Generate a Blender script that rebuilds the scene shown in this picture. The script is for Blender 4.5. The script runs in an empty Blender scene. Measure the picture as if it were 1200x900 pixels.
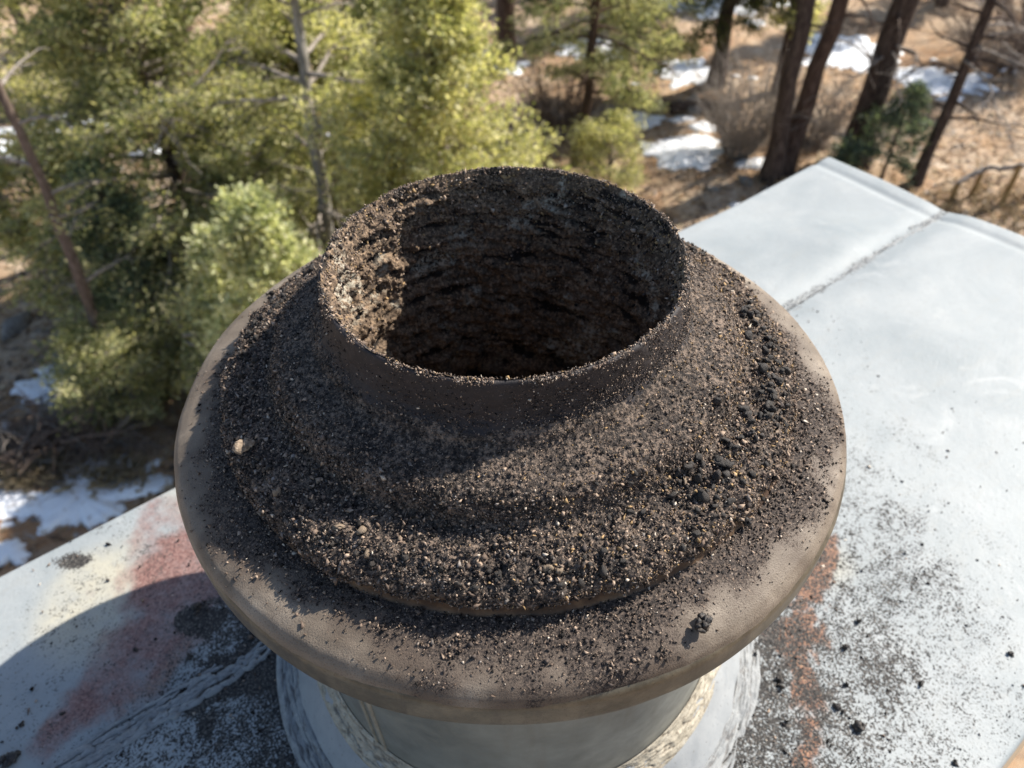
import bpy, math, random
import numpy as np
from mathutils import Vector, Matrix, Quaternion
PI = math.pi
sc = bpy.context.scene
C = sc.collection
S = 0.105                      # radius of the flue mouth in metres; pipe parts are laid out in this unit
GZ = -7.6                      # mean level of the yard below the mouth of the flue
ZC = -3.9                      # cap sheet level, in flue radii

# ------------------------------------------------------------------ camera
cam_d = bpy.data.cameras.new("camera")
cam = bpy.data.objects.new("camera", cam_d); C.objects.link(cam); sc.camera = cam
pitch, roll, yaw = 0.7679, -0.0333, -0.0258
Fw = Vector((math.sin(yaw)*math.cos(pitch), math.cos(yaw)*math.cos(pitch), -math.sin(pitch)))
Rt = Vector((math.cos(yaw), -math.sin(yaw), 0.0)); Up = Rt.cross(Fw)
R2 = math.cos(roll)*Rt + math.sin(roll)*Up; U2 = -math.sin(roll)*Rt + math.cos(roll)*Up
m = Matrix((R2, U2, -Fw)).transposed().to_4x4()
m.translation = Vector((0.1088, -3.3585, 2.2711))*S
cam.matrix_world = m
cam_d.sensor_width = 36.0; cam_d.lens = 862.0/1200*36
cam_d.clip_start = 0.02; cam_d.clip_end = 2000
cam_d.dof.use_dof = True; cam_d.dof.focus_distance = 0.385; cam_d.dof.aperture_fstop = 9.5

# ------------------------------------------------------------------ sky, sun, exposure
SUN_AZ, SUN_EL = math.radians(29), math.radians(41.5)
w = bpy.data.worlds.new("World"); sc.world = w; w.use_nodes = True
nt = w.node_tree; bg = nt.nodes["Background"]
sky = nt.nodes.new("ShaderNodeTexSky"); sky.sky_type = 'NISHITA'; sky.sun_disc = False
sky.sun_elevation = SUN_EL; sky.sun_rotation = PI/2-SUN_AZ
nt.links.new(sky.outputs[0], bg.inputs[0]); bg.inputs[1].default_value = 0.095
sd = bpy.data.lights.new("sun", 'SUN'); sd.energy = 5.0; sd.angle = math.radians(0.5); sd.color = (1.0, 0.94, 0.85)
sun = bpy.data.objects.new("sun", sd); C.objects.link(sun)
sdir = Vector((math.cos(SUN_AZ)*math.cos(SUN_EL), math.sin(SUN_AZ)*math.cos(SUN_EL), math.sin(SUN_EL)))
sun.rotation_euler = sdir.to_track_quat('Z', 'Y').to_euler(); sun.location = (6, 4, 8)
sc.view_settings.view_transform = 'Standard'; sc.view_settings.look = 'None'
sc.view_settings.exposure = 1.0; sc.view_settings.gamma = 1.0

# ------------------------------------------------------------------ helpers
rng = np.random.default_rng(11); random.seed(5)
def hash3(i, j, k, s):
    h = (i.astype(np.int64)*374761393 + j.astype(np.int64)*668265263 + k.astype(np.int64)*2147483647 + s*974634777) & 0xFFFFFFFF
    h = ((h ^ (h >> 13))*1274126177) & 0xFFFFFFFF
    h = ((h ^ (h >> 16))*2246822519) & 0xFFFFFFFF
    return ((h ^ (h >> 15)) & 0xFFFFFF)/float(0xFFFFFF)*2-1
def vnoise(P, s=0):
    P = np.asarray(P, float); f = np.floor(P); t = P-f; t = t*t*(3-2*t); f = f.astype(np.int64)
    o = 0
    for a in (0, 1):
        for b in (0, 1):
            for c in (0, 1):
                wgt = (t[:, 0] if a else 1-t[:, 0])*(t[:, 1] if b else 1-t[:, 1])*(t[:, 2] if c else 1-t[:, 2])
                o = o + wgt*hash3(f[:, 0]+a, f[:, 1]+b, f[:, 2]+c, s)
    return o
def fbm(P, n=4, s=0):
    o, a, k = 0, 1.0, 1.0
    for q in range(n):
        o = o + a*vnoise(np.asarray(P)*k+q*17.3, s+q); a *= .5; k *= 2.03
    return o
def sstep(a, b, x):
    t = np.clip((x-a)/(b-a), 0, 1); return t*t*(3-2*t)

def mk(name, V, F, mat, parent=None, smooth=False, attrs=None, colors=None):
    """one mesh object from a vertex array and a face array (all faces with the same corner count, or a list of such arrays)"""
    me = bpy.data.meshes.new(name)
    V = np.asarray(V, np.float32); Fs = F if isinstance(F, list) else [F]
    Fs = [np.asarray(f, np.int32) for f in Fs if len(f)]
    me.vertices.add(len(V)); me.vertices.foreach_set("co", V.ravel())
    tot = np.concatenate([np.full(len(f), f.shape[1], np.int32) for f in Fs])
    idx = np.concatenate([f.ravel() for f in Fs])
    me.loops.add(len(idx)); me.loops.foreach_set("vertex_index", idx)
    me.polygons.add(len(tot))
    st = np.zeros(len(tot), np.int32); st[1:] = np.cumsum(tot)[:-1]
    me.polygons.foreach_set("loop_start", st)
    if smooth: me.polygons.foreach_set("use_smooth", np.ones(len(tot), bool))
    me.update(calc_edges=True); me.validate()
    if attrs:
        for k, v in attrs.items():
            a = me.attributes.new(k, 'FLOAT', 'POINT'); a.data.foreach_set("value", np.asarray(v, np.float32))
    if colors is not None:
        a = me.attributes.new("tone", 'FLOAT_COLOR', 'POINT')
        c4 = np.ones((len(V), 4), np.float32); c4[:, :3] = colors; a.data.foreach_set("color", c4.ravel())
    if mat: me.materials.append(mat)
    o = bpy.data.objects.new(name, me); C.objects.link(o)
    if parent: o.parent = parent
    return o
def empty(name, loc, rz=0):
    o = bpy.data.objects.new(name, None); C.objects.link(o); o.location = loc; o.rotation_euler = (0, 0, rz); o.empty_display_size = .1
    return o
def tag(o, label=None, cat=None, group=None, kind=None):
    if label: o['label'] = label
    if cat: o['category'] = cat
    if group: o['group'] = group
    if kind: o['kind'] = kind
    return o
def kids(o): return [c for c in bpy.data.objects if c.parent == o]
def copy_tree(o, parent=None):
    c = o.copy(); C.objects.link(c); c.parent = parent
    for ch in kids(o): copy_tree(ch, c)
    return c
def grid_faces(nu, nv, wrap=False):
    """quads of a (nu x nv) vertex sheet, u wraps round when asked"""
    i = np.arange(nu if wrap else nu-1); j = np.arange(nv-1)
    I, J = np.meshgrid(i, j, indexing='ij'); I2 = (I+1) % nu
    return np.stack([I*nv+J, I2*nv+J, I2*nv+J+1, I*nv+J+1], -1).reshape(-1, 4)
def resample(prof, n, smooth=3):
    p = np.array(prof, float)
    d = np.r_[0, np.cumsum(np.linalg.norm(np.diff(p, axis=0), axis=1))]
    t = np.linspace(0, d[-1], n)
    q = np.stack([np.interp(t, d, p[:, 0]), np.interp(t, d, p[:, 1])], -1)
    for _ in range(smooth):
        q[1:-1] = .25*q[:-2]+.5*q[1:-1]+.25*q[2:]
    return q
def lathe(q, nseg):
    th = np.linspace(0, 2*PI, nseg, endpoint=False)
    r = q[None, :, 0]; z = q[None, :, 1]
    V = np.stack([r*np.cos(th)[:, None], r*np.sin(th)[:, None], z+0*th[:, None]], -1)
    d = np.gradient(q, axis=0); n2 = np.stack([-d[:, 1], d[:, 0]], -1); n2 /= np.linalg.norm(n2, axis=1)[:, None]+1e-9
    N = np.stack([n2[None, :, 0]*np.cos(th)[:, None], n2[None, :, 0]*np.sin(th)[:, None], n2[None, :, 1]+0*th[:, None]], -1)
    return V.reshape(-1, 3), N.reshape(-1, 3), grid_faces(nseg, len(q), True), np.repeat(th, len(q)), np.tile(np.arange(len(q)), nseg)
def tube(path, rad, sides=6, cap=True):
    """verts and quads of one tube along a polyline"""
    P = np.asarray(path, float); n = len(P); rad = np.broadcast_to(np.asarray(rad, float), (n,))
    T = np.gradient(P, axis=0); T /= np.linalg.norm(T, axis=1)[:, None]+1e-12
    a = np.array([0, 0, 1.0]) if abs(T[:, 2]).mean() < .8 else np.array([1.0, 0, 0])
    X = np.cross(T, a); X /= np.linalg.norm(X, axis=1)[:, None]+1e-12; Y = np.cross(T, X)
    th = np.linspace(0, 2*PI, sides, endpoint=False)
    V = P[:, None]+rad[:, None, None]*(X[:, None]*np.cos(th)[None, :, None]+Y[:, None]*np.sin(th)[None, :, None])
    i = np.arange(n-1)[:, None]*sides; k = np.arange(sides)[None]; k2 = (k+1) % sides
    F = np.stack([i+k, i+k2, i+sides+k2, i+sides+k], -1).reshape(-1, 4)
    V = V.reshape(-1, 3)
    if cap:
        V = np.vstack([V, P[:1], P[-1:]])
        e = (n-1)*sides; kk = np.arange(0, sides, 1); k2 = (kk+1) % sides
        F = np.vstack([F, np.stack([np.full(sides, len(V)-2), k2, kk, np.full(sides, len(V)-2)], -1)[:0],
                       np.stack([e+kk, e+k2, np.full(sides, len(V)-1), np.full(sides, len(V)-1)], -1)[:0]])
    return V, F
class MB:
    """collects sheets and tubes into ONE mesh"""
    def __init__(s): s.V = []; s.F = []; s.n = 0
    def add(s, V, F): s.V.append(V); s.F.append(np.asarray(F)+s.n); s.n += len(V)
    def tube(s, *a, **k): s.add(*tube(*a, **k))
    def box(s, lo, hi):
        lo, hi = np.array(lo, float), np.array(hi, float)
        V = np.array([[(lo, hi)[a][0], (lo, hi)[b][1], (lo, hi)[c][2]] for a in (0, 1) for b in (0, 1) for c in (0, 1)])
        s.add(V, [[0, 1, 3, 2], [4, 6, 7, 5], [0, 4, 5, 1], [2, 3, 7, 6], [0, 2, 6, 4], [1, 5, 7, 3]])
    def build(s, name, mat, parent=None, smooth=False):
        return mk(name, np.vstack(s.V), np.vstack(s.F), mat, parent, smooth)
OCT = np.array([[1, 0, 0], [-1, 0, 0], [0, 1, 0], [0, -1, 0], [0, 0, 1], [0, 0, -1]], float)
OCTF = np.array([[0, 2, 4], [2, 1, 4], [1, 3, 4], [3, 0, 4], [2, 0, 5], [1, 2, 5], [3, 1, 5], [0, 3, 5]])
def rand_rot(n):
    q = rng.normal(size=(n, 4)); q /= np.linalg.norm(q, axis=1)[:, None]
    a, b, c, d = q.T
    return np.stack([np.stack([1-2*(c*c+d*d), 2*(b*c-a*d), 2*(b*d+a*c)], -1), np.stack([2*(b*c+a*d), 1-2*(b*b+d*d), 2*(c*d-a*b)], -1), np.stack([2*(b*d-a*c), 2*(c*d+a*b), 1-2*(b*b+c*c)], -1)], 1)
def grains(P, size, col):
    """angular crumbs: one jittered octahedron at each point"""
    n = len(P)
    base = OCT[None]*(0.35+1.3*rng.random((n, 6, 1)))*np.stack([1.1*np.ones(n), .4+.6*rng.random(n), .22+.5*rng.random(n)], -1)[:, None]+.22*rng.normal(size=(n, 6, 3))
    V = np.einsum('nij,nkj->nki', rand_rot(n), base)*np.asarray(size)[:, None, None]+P[:, None]
    F = (OCTF[None]+np.arange(n)[:, None, None]*6).reshape(-1, 3)
    return V.reshape(-1, 3), F, np.repeat(col, 6, axis=0)
def palette(n, cols, probs, jit=.35):
    c = .86*np.array(cols)[rng.choice(len(cols), n, p=np.array(probs)/sum(probs))]
    return c*(1+jit*(rng.random((n, 1))*2-1))

# ------------------------------------------------------------------ materials
class NB:
    def __init__(s, name, rough=.8, spec=.3, metal=0):
        s.m = bpy.data.materials.new(name); s.m.use_nodes = True; s.t = s.m.node_tree
        s.b = s.t.nodes["Principled BSDF"]; s.b.inputs['Roughness'].default_value = rough
        s.b.inputs['Specular IOR Level'].default_value = spec; s.b.inputs['Metallic'].default_value = metal
        s.obj = s.n('ShaderNodeTexCoord').outputs['Object']
    def n(s, t, **k):
        x = s.t.nodes.new(t)
        for a, b in k.items(): setattr(x, a, b)
        return x
    def set(s, sock, v):
        if hasattr(v, 'is_linked') or isinstance(v, bpy.types.NodeSocket): s.t.links.new(v, sock)
        else: sock.default_value = v
    def noise(s, scale, detail=4, rough=.6, dist=0, vec=None):
        x = s.n('ShaderNodeTexNoise'); s.set(x.inputs['Vector'], vec or s.obj); x.inputs['Scale'].default_value = scale
        x.inputs['Detail'].default_value = detail; x.inputs['Roughness'].default_value = rough; x.inputs['Distortion'].default_value = dist
        return x.outputs['Fac']
    def voro(s, scale, out='Distance', feature='F1', vec=None):
        x = s.n('ShaderNodeTexVoronoi', feature=feature); s.set(x.inputs['Vector'], vec or s.obj); x.inputs['Scale'].default_value = scale
        return x.outputs[out]
    def mapv(s, sc_=(1, 1, 1), rot=(0, 0, 0)):
        x = s.n('ShaderNodeMapping'); s.set(x.inputs['Vector'], s.obj); x.inputs['Scale'].default_value = sc_; x.inputs['Rotation'].default_value = rot
        return x.outputs[0]
    def ramp(s, fac, stops, const=False):
        x = s.n('ShaderNodeValToRGB'); s.set(x.inputs[0], fac); r = x.color_ramp
        if const: r.interpolation = 'CONSTANT'
        while len(r.elements) < len(stops): r.elements.new(.5)
        for e, (p, c) in zip(r.elements, stops):
            e.position = p; e.color = (c, c, c, 1) if not hasattr(c, '__len__') else (*c, 1)
        return x.outputs[0]
    def mix(s, fac, a, b, mode='MIX'):
        x = s.n('ShaderNodeMix', data_type='RGBA', blend_type=mode); s.set(x.inputs[0], fac)
        for i, v in ((6, a), (7, b)):
            s.set(x.inputs[i], (*v, 1) if isinstance(v, tuple) and len(v) == 3 else v)
        return x.outputs[2]
    def math(s, op, a, b=0.0, c=None, clamp=False):
        x = s.n('ShaderNodeMath', operation=op, use_clamp=clamp); s.set(x.inputs[0], a); s.set(x.inputs[1], b)
        if c is not None: s.set(x.inputs[2], c)
        return x.outputs[0]
    def step(s, v, a, b):
        x = s.n('ShaderNodeMapRange', interpolation_type='SMOOTHSTEP'); s.set(x.inputs[0], v); x.inputs[1].default_value = a; x.inputs[2].default_value = b
        return x.outputs[0]
    def attr(s, name, out='Fac'):
        x = s.n('ShaderNodeAttribute'); x.attribute_name = name; return x.outputs[out]
    def color(s, c): s.set(s.b.inputs['Base Color'], (*c, 1) if isinstance(c, tuple) else c); return s
    def bump(s, h, strength=.5, dist=.002):
        x = s.n('ShaderNodeBump'); s.set(x.inputs['Height'], h); x.inputs['Strength'].default_value = strength; x.inputs['Distance'].default_value = dist
        s.t.links.new(x.outputs[0], s.b.inputs['Normal']); return s
    def rough(s, v): s.set(s.b.inputs['Roughness'], v); return s

def m_crust(name, dark, mid, light, t0=.46):
    b = NB(name, .85, .25)
    f = b.noise(420, 3, .7); g = b.noise(60, 3, .6)
    x = b.math('ADD', b.math('MULTIPLY', f, .75), b.math('MULTIPLY', g, .3))
    b.color(b.ramp(x, [(t0-.06, dark), (t0+.05, mid), (t0+.16, light), (t0+.3, tuple(c*1.5 for c in light))]))
    return b.bump(b.noise(900, 2, .7), .7, .0015).m
M = {}
M['crust'] = m_crust('creosote_crust', (.012, .010, .0095), (.042, .034, .029), (.165, .124, .095), .455)
M['crust_in'] = m_crust('flue_lining', (.013, .011, .010), (.06, .044, .032), (.30, .21, .135), .46)
_n = M['crust_in'].node_tree; _b = NB.__new__(NB); _b.m = M['crust_in']; _b.t = _n; _b.b = _n.nodes['Principled BSDF']; _b.obj = _b.n('ShaderNodeTexCoord').outputs['Object']
_c = _n.links[[i for i, l in enumerate(_n.links) if l.to_socket == _b.b.inputs['Base Color']][0]].from_socket
_k = _b.math('MULTIPLY', _b.step(_b.noise(24, 4, .6, .8), .54, .66), _b.step(_b.noise(330, 3, .7), .42, .58))
_rd = _b.attr('ridge'); _c = _b.mix(_b.math('MULTIPLY', _rd, .55), _b.mix(_b.step(_rd, .3, .02), _c, (.016, .013, .011)), (.16, .108, .068))
_b.color(_b.mix(_k, _c, (.36, .325, .255)))
b = NB('soot_grains', .8, .22); b.color(b.attr('tone', 'Color')); M['grain'] = b.m
b = NB('soot_chunk', .6, .4); b.color(b.ramp(b.noise(500, 3), [(.33, (.007, .007, .007)), (.52, (.028, .024, .022)), (.66, (.10, .08, .062))])); b.bump(b.noise(700, 3), .6, .001); M['chunk'] = b.m
b = NB('pale_chunk', .85, .2); b.color(b.ramp(b.noise(450, 3), [(.3, (.08, .06, .045)), (.55, (.27, .205, .145)), (.75, (.45, .37, .28))])); b.bump(b.noise(600, 3), .6, .001); M['pale'] = b.m
b = NB('sooty_steel', .7, .35); b.color(b.mix(b.step(b.noise(1300, 2), .63, .7), b.ramp(b.noise(90, 4), [(.3, (.013, .011, .012)), (.7, (.028, .023, .024))]), (.10, .08, .07))); b.bump(b.noise(800, 3), .35, .0008); M['collar'] = b.m
b = NB('brown_steel', .5, .45); b.color(b.ramp(b.noise(70, 5, .65, .3), [(.3, (.022, .014, .010)), (.5, (.06, .035, .022)), (.68, (.13, .08, .045)), (.8, (.26, .18, .11))])); b.bump(b.noise(300, 4), .25, .001); M['lip'] = b.m
# dusty top plate: tan film, soot lying where the 'soot' mask says
b = NB('dusty_steel', .7, .2)
base = b.ramp(b.noise(26, 5, .6), [(.28, (.10, .08, .06)), (.5, (.172, .14, .108)), (.72, (.27, .226, .178))])
base = b.mix(b.step(b.noise(1500, 2, .6), .55, .68), base, (.09, .068, .053))
so = b.attr('soot'); f = b.math('ADD', b.math('MULTIPLY', b.noise(900, 3, .75), .62), b.math('MULTIPLY', b.noise(130, 4, .65), .38))
k = b.step(b.math('ADD', f, b.math('MULTIPLY_ADD', so, .56, -.28)), .54, .63)
dark = b.ramp(b.noise(700, 3, .7), [(.36, (.016, .013, .012)), (.50, (.046, .036, .031)), (.63, (.12, .09, .07)), (.78, (.26, .20, .15))])
film = b.math('MULTIPLY', b.step(b.math('ADD', so, b.math('MULTIPLY_ADD', b.noise(38, 5, .65), .7, -.35)), .12, .62), .78)
base = b.mix(film, base, (.082, .060, .046))
b.color(b.mix(k, base, dark)); b.rough(b.math('MULTIPLY_ADD', k, .25, .55)); b.bump(b.math('ADD', b.noise(1200, 2, .7), b.math('MULTIPLY', k, .6)), .45, .0008); M['plate'] = b.m
b = NB('tarnished_band', .48, .5)
c0 = b.ramp(b.noise(55, 6, .7), [(.3, (.05, .043, .03)), (.48, (.095, .082, .058)), (.64, (.14, .12, .086)), (.78, (.22, .19, .135))])
c0 = b.mix(b.step(b.noise(900, 3, .7), .58, .68), c0, (.05, .042, .032)); c0 = b.mix(b.math('MULTIPLY', b.step(b.noise(1, 5, .7, .5, b.mapv((90, 90, 14))), .48, .68), .6), c0, (.045, .036, .027)); c0 = b.mix(b.math('MULTIPLY', b.step(b.noise(24, 5, .7), .56, .70), .5), c0, (.24, .165, .09)); b.color(c0); b.b.inputs['Metallic'].default_value = .35; b.bump(b.noise(500, 4), .2, .0008); M['band'] = b.m
b = NB('galvanised_pipe', .46, .4, .25)
c0 = b.ramp(b.noise(30, 5, .6, .4), [(.3, (.15, .152, .132)), (.7, (.235, .237, .208))])
c0 = b.mix(b.math('MULTIPLY', b.step(b.noise(1, 5, .65, 0, b.mapv((60, 60, 6))), .5, .75), .45), c0, (.15, .13, .10))
b.color(c0); b.rough(b.ramp(b.noise(80, 4), [(.3, .32), (.7, .5)])); M['pipe'] = b.m
b = NB('seam_steel', .45, .5, .4); b.color(b.ramp(b.noise(60, 4), [(.3, (.22, .20, .16)), (.7, (.46, .42, .33))])); M['rib'] = b.m
# painted cap: soot specks, rust wash and cream stain by masks
def m_cap(name, f0=0):
    b = NB(name, .55, .25)
    c0 = b.ramp(b.noise(9, 5, .6, .5), [(.3, (.215, .24, .248)), (.55, (.268, .288, .292)), (.75, (.312, .326, .324))])
    c0 = b.mix(b.math('MULTIPLY', b.attr('cream'), b.ramp(b.noise(30, 4), [(.3, .35), (.7, 1.0)])), c0, (.45, .405, .29))
    c0 = b.mix(b.math('MULTIPLY', b.step(b.noise(140, 4, .7), .50, .75), .45), c0, (.22, .225, .22))
    c0 = b.mix(b.math('MULTIPLY', b.step(b.noise(1, 5, .68, .6, b.mapv((22, 60, 22))), .50, .72), .30), c0, (.26, .265, .25))
    c0 = b.mix(b.math('MULTIPLY', b.step(b.noise(14, 6, .7, .8), .56, .70), .35), c0, (.38, .39, .385))
    ru = b.attr('rust'); n1 = b.noise(70, 5, .72); n2 = b.noise(420, 3, .7)
    rk = b.math('MULTIPLY', b.step(b.math('ADD', b.math('MULTIPLY', n1, .5), b.math('MULTIPLY_ADD', ru, .85, -.25)), .12, .62), b.step(ru, .02, .3), clamp=True)
    rc = b.ramp(n2, [(.34, (.055, .026, .022)), (.48, (.175, .082, .068)), (.62, (.25, .14, .118)), (.76, (.31, .25, .215))])
    oc = b.ramp(n2, [(.36, (.04, .019, .012)), (.47, (.15, .058, .027)), (.60, (.26, .118, .055)), (.76, (.36, .25, .15))])
    rc = b.mix(b.attr('orange'), rc, oc)
    c0 = b.mix(b.math('MULTIPLY', rk, .92), c0, rc)
    so = b.attr('soot'); f = b.math('ADD', b.math('MULTIPLY', b.noise(440, 3, .75), .68), b.math('MULTIPLY', b.noise(85, 4, .7), .32))
    k = b.step(b.math('ADD', f, b.math('MULTIPLY_ADD', so, .42, -.21)), .50, .58)
    c0 = b.mix(k, c0, b.ramp(b.noise(500, 3), [(.35, (.012, .012, .013)), (.55, (.05, .046, .042)), (.75, (.20, .18, .16))]))
    b.color(c0); b.rough(b.math('MULTIPLY_ADD', k, .3, .55))
    return b.bump(b.math('ADD', b.noise(260, 4, .6), b.math('MULTIPLY', b.noise(18, 3), 2.0)), .22, .002).m
M['cap'] = m_cap('painted_sheet')
b = NB('caulk', .6, .35); c0 = b.ramp(b.noise(120, 4, .65), [(.3, (.16, .167, .17)), (.55, (.23, .237, .236)), (.75, (.30, .307, .298))])
b.color(b.mix(b.math('MAXIMUM', b.attr('crack'), b.step(b.noise(230, 4, .72), .58, .66)), c0, (.13, .125, .12))); b.bump(b.noise(400, 4), .5, .001); M['caulk'] = b.m
b = NB('old_caulk', .6, .35); c0 = b.ramp(b.noise(120, 4, .65), [(.3, (.22, .195, .15)), (.55, (.36, .32, .25)), (.75, (.44, .41, .34))])
b.color(b.mix(b.math('MAXIMUM', b.attr('crack'), b.step(b.noise(260, 4, .72), .57, .66)), c0, (.14, .115, .085))); b.bump(b.noise(400, 4), .5, .001); M['caulk2'] = b.m
b = NB('cone_paint', .5, .4); c0 = b.ramp(b.noise(40, 5, .65, .4), [(.3, (.23, .242, .25)), (.7, (.31, .318, .32))])
b.color(b.mix(b.step(b.noise(300, 4, .7), .62, .70), c0, (.14, .13, .12))); b.bump(b.noise(120, 4), .25, .001); M['cone'] = b.m
b = NB('siding', .7, .3); b.color(b.ramp(b.noise(1, 4, .6, 0, b.mapv((3, 3, 40))), [(.3, (.20, .15, .10)), (.7, (.30, .23, .16))])); M['siding'] = b.m

# ------------------------------------------------------------------ chimney chase and its cap sheet
PHI = math.atan2(.616, .788)
def gz(x, y):
    P = np.stack([np.atleast_1d(x)*.22, np.atleast_1d(y)*.22, np.zeros(np.size(x))], -1)
    return GZ+.10*fbm(P, 3, 90)
CHZ = GZ-.1
chase = tag(empty('chimney_chase', (0, 0, CHZ), PHI), 'tall boxed chimney chase topped by a soot-stained white sheet-metal cap', 'chimney chase')
def zl(z): return z*S-CHZ          # flue-radius height -> chase local z
N1, N0, SE, U0, U1 = 3.42, -3.32, 1.24, -7.2, 9.58
def masks(x, y):
    P = np.stack([x*1.3, y*1.3, 0*x], -1); n1 = fbm(P, 4, 3); n2 = fbm(P*3, 3, 8)
    r = np.hypot(x, y)
    def poly(pts, wd):
        best = np.full(len(x), 9.0)
        for (a, b_), (c, d), w0, w1 in zip(pts[:-1], pts[1:], wd[:-1], wd[1:]):
            vx, vy = c-a, d-b_; t = np.clip(((x-a)*vx+(y-b_)*vy)/(vx*vx+vy*vy), 0, 1)
            best = np.minimum(best, np.hypot(x-a-t*vx, y-b_-t*vy)/(w0+(w1-w0)*t))
        return best
    dl = poly([(-2.3, 1.5), (-2.95, .95), (-3.25, .25), (-3.42, -.35), (-3.62, -.78), (-3.85, -1.15)], [1.0, 1.0, .74, .50, .36, .20])
    lo = (1-sstep(.25, 1.25, dl+.34*n2+.2*n1))*(.25+.75*sstep(-1.5, -.7, y))
    fr = sstep(.45, .9, dl)*lo*sstep(.2, -.5, y+.3*n2)
    dr = poly([(3.0, .75), (2.72, .25), (2.42, -.25), (2.38, -.64), (2.36, -1.06), (2.1, -1.5)], [.12, .19, .21, .13, .11, .09])
    n3 = fbm(P*11, 2, 15); ro = (1-sstep(.25, 1.5, dr+.55*n2+.5*n3))*1.0
    rust = np.maximum(lo*(.62+.25*n1), ro); orange = np.maximum(np.clip(fr, 0, 1), sstep(0, .3, ro))
    cream = (1-sstep(.3, 1.15, np.hypot((x+3.95)/.55, (y-.25)/.75)+.3*n1))*.8+.5*(1-sstep(.5, 1.1, np.hypot((x+3.1), (y-1.6))/.7+.3*n1))+.55*(1-sstep(.2, 1.0, np.hypot(x-2.95, y-.45)/.35+.3*n1))
    # soot falls thickest round the pipe, then thins to scattered specks
    so = .16*(1-sstep(2.0, 3.0, r+.35*n1+.25*n2))+.40*(1-sstep(2.4, 5.6, r+.6*n1+.2*n2))+.15*(1-sstep(4.5, 8.5, r+.6*n1))
    q = np.hypot((x+2.8)/.30, (y-.02)/.2)+.6*n2+.35*n1
    so = np.maximum(so, .98*(1-sstep(.5, 1.2, q)))
    so = np.maximum(so, .95*(1-sstep(.3, 1.1, np.hypot((x+2.45)/.55, (y+.62)/.4)+.5*n2)))
    so = so-.14*lo*sstep(2.5, 3.0, r)
    so = np.maximum(so, .80*(1-sstep(.4, 1.2, np.hypot((x+4.35)/.22, (y-.62)/.1)+.5*n2)))
    so = so+.16*sstep(.2, .8, n1)*(r < 5)
    so = so+.06+.05*n1
    nn_ = -x*.616+y*.788; so = np.maximum(so, .50*(1-sstep(.02, .17, np.abs(nn_-SE)+.05*n2))*(r > 3.2))
    return np.clip(rust, 0, 1), np.clip(orange, 0, 1), np.clip(cream, 0, 1), np.clip(so, 0, 1)
def cap_height(u, n):
    z = np.zeros_like(u)
    P = np.stack([u*.35, n*.35, 0*u], -1); z += .035*fbm(P, 2, 41)
    # oil-canned dent near the far corner, with a soft crease
    d = ((u-8.6)*.55+(n-2.1)*.84); z += -.055*np.exp(-((d)/.55)**2)*sstep(5.6, 7.6, u)
    z += .06*np.exp(-((u-7.5)/.9)**2-((n-1.9)/.6)**2)
    z += -.05*np.exp(-((n-SE)/.22)**2)
    z += -.03*np.exp(-((u-9.25)/.09)**2)
    return z
def sheet(name, n0, n1, label, z0=0):
    nu, nn = int((U1-U0)/.034), int((n1-n0)/.034)
    u = np.linspace(U0, U1, nu); n = np.linspace(n0, n1, nn)
    Uu, Nn = np.meshgrid(u, n, indexing='ij'); uu, nv = Uu.ravel(), Nn.ravel()
    x = uu*.788-nv*.616; y = uu*.616+nv*.788
    ru, orr, cr, so = masks(x, y)
    z = ZC+cap_height(uu, nv)+z0
    V = np.stack([uu*S, nv*S, zl(z)], -1)
    F = grid_faces(nu, nn)
    # outer edges turn down into a skirt: rounded fold then a drop
    drop = []
    def skirt(idx, off):
        nonlocal V, F, ru, orr, cr, so
        prev = idx
        for ox, dz in ((.02, -.008), (.034, -.035), (.036, -.5), (.07, -.56)):
            q = V[idx].copy(); q[:, 0] += off[0]*ox*S; q[:, 1] += off[1]*ox*S; q[:, 2] += dz*S
            st = len(V); V = np.vstack([V, q]); cur = np.arange(st, st+len(idx))
            F = np.vstack([F, np.stack([prev[:-1], prev[1:], cur[1:], cur[:-1]], -1)])
            ru, orr, cr, so = [np.r_[a, a[idx]*.5] for a in (ru, orr, cr, so)]
            prev = cur
    I = np.arange(nu*nn).reshape(nu, nn)
    if n1 > 3: skirt(I[:, -1], (0, 1))
    if n0 < -3: skirt(I[::-1, 0], (0, -1))
    skirt(I[-1, ::-1], (1, 0)); skirt(I[0], (-1, 0))
    o = mk(name, V, F, M['cap'], chase, True, dict(rust=ru, orange=orr, cream=cr, soot=so))
    if label: o['label'] = label
    return o
sheet('cap_sheet', SE, N1, 'narrower sheet of the cap with the rust-red stain and the far corner')
sheet('cap_sheet', N0, SE-.02, 'wider sheet of the cap around the pipe', .012)
# siding: lapped boards down each face
hw = np.array([(U0+.1)*S, (U1-.1)*S]); hn = np.array([(N0+.1)*S, (N1-.1)*S])
top = zl(ZC)-.02
for side in range(4):
    sb = MB()
    nb = 42; bh = top/nb
    for k in range(nb):
        z0 = k*bh; lap = .012
        if side == 0: sb.box((hw[0], hn[0]-.018, z0+.003), (hw[1], hn[0]-.001, z0+bh))
        if side == 1: sb.box((hw[0], hn[1]+.001, z0+.003), (hw[1], hn[1]+.018, z0+bh))
        if side == 2: sb.box((hw[0]-.018, hn[0], z0+.003), (hw[0]-.001, hn[1], z0+bh))
        if side == 3: sb.box((hw[1]+.001, hn[0], z0+.003), (hw[1]+.018, hn[1], z0+bh))
    sb.build('siding', M['siding'], chase)
core = MB(); core.box((hw[0], hn[0], 0), (hw[1], hn[1], top-.004)); core.build('wall_core', M['siding'], chase)

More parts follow.
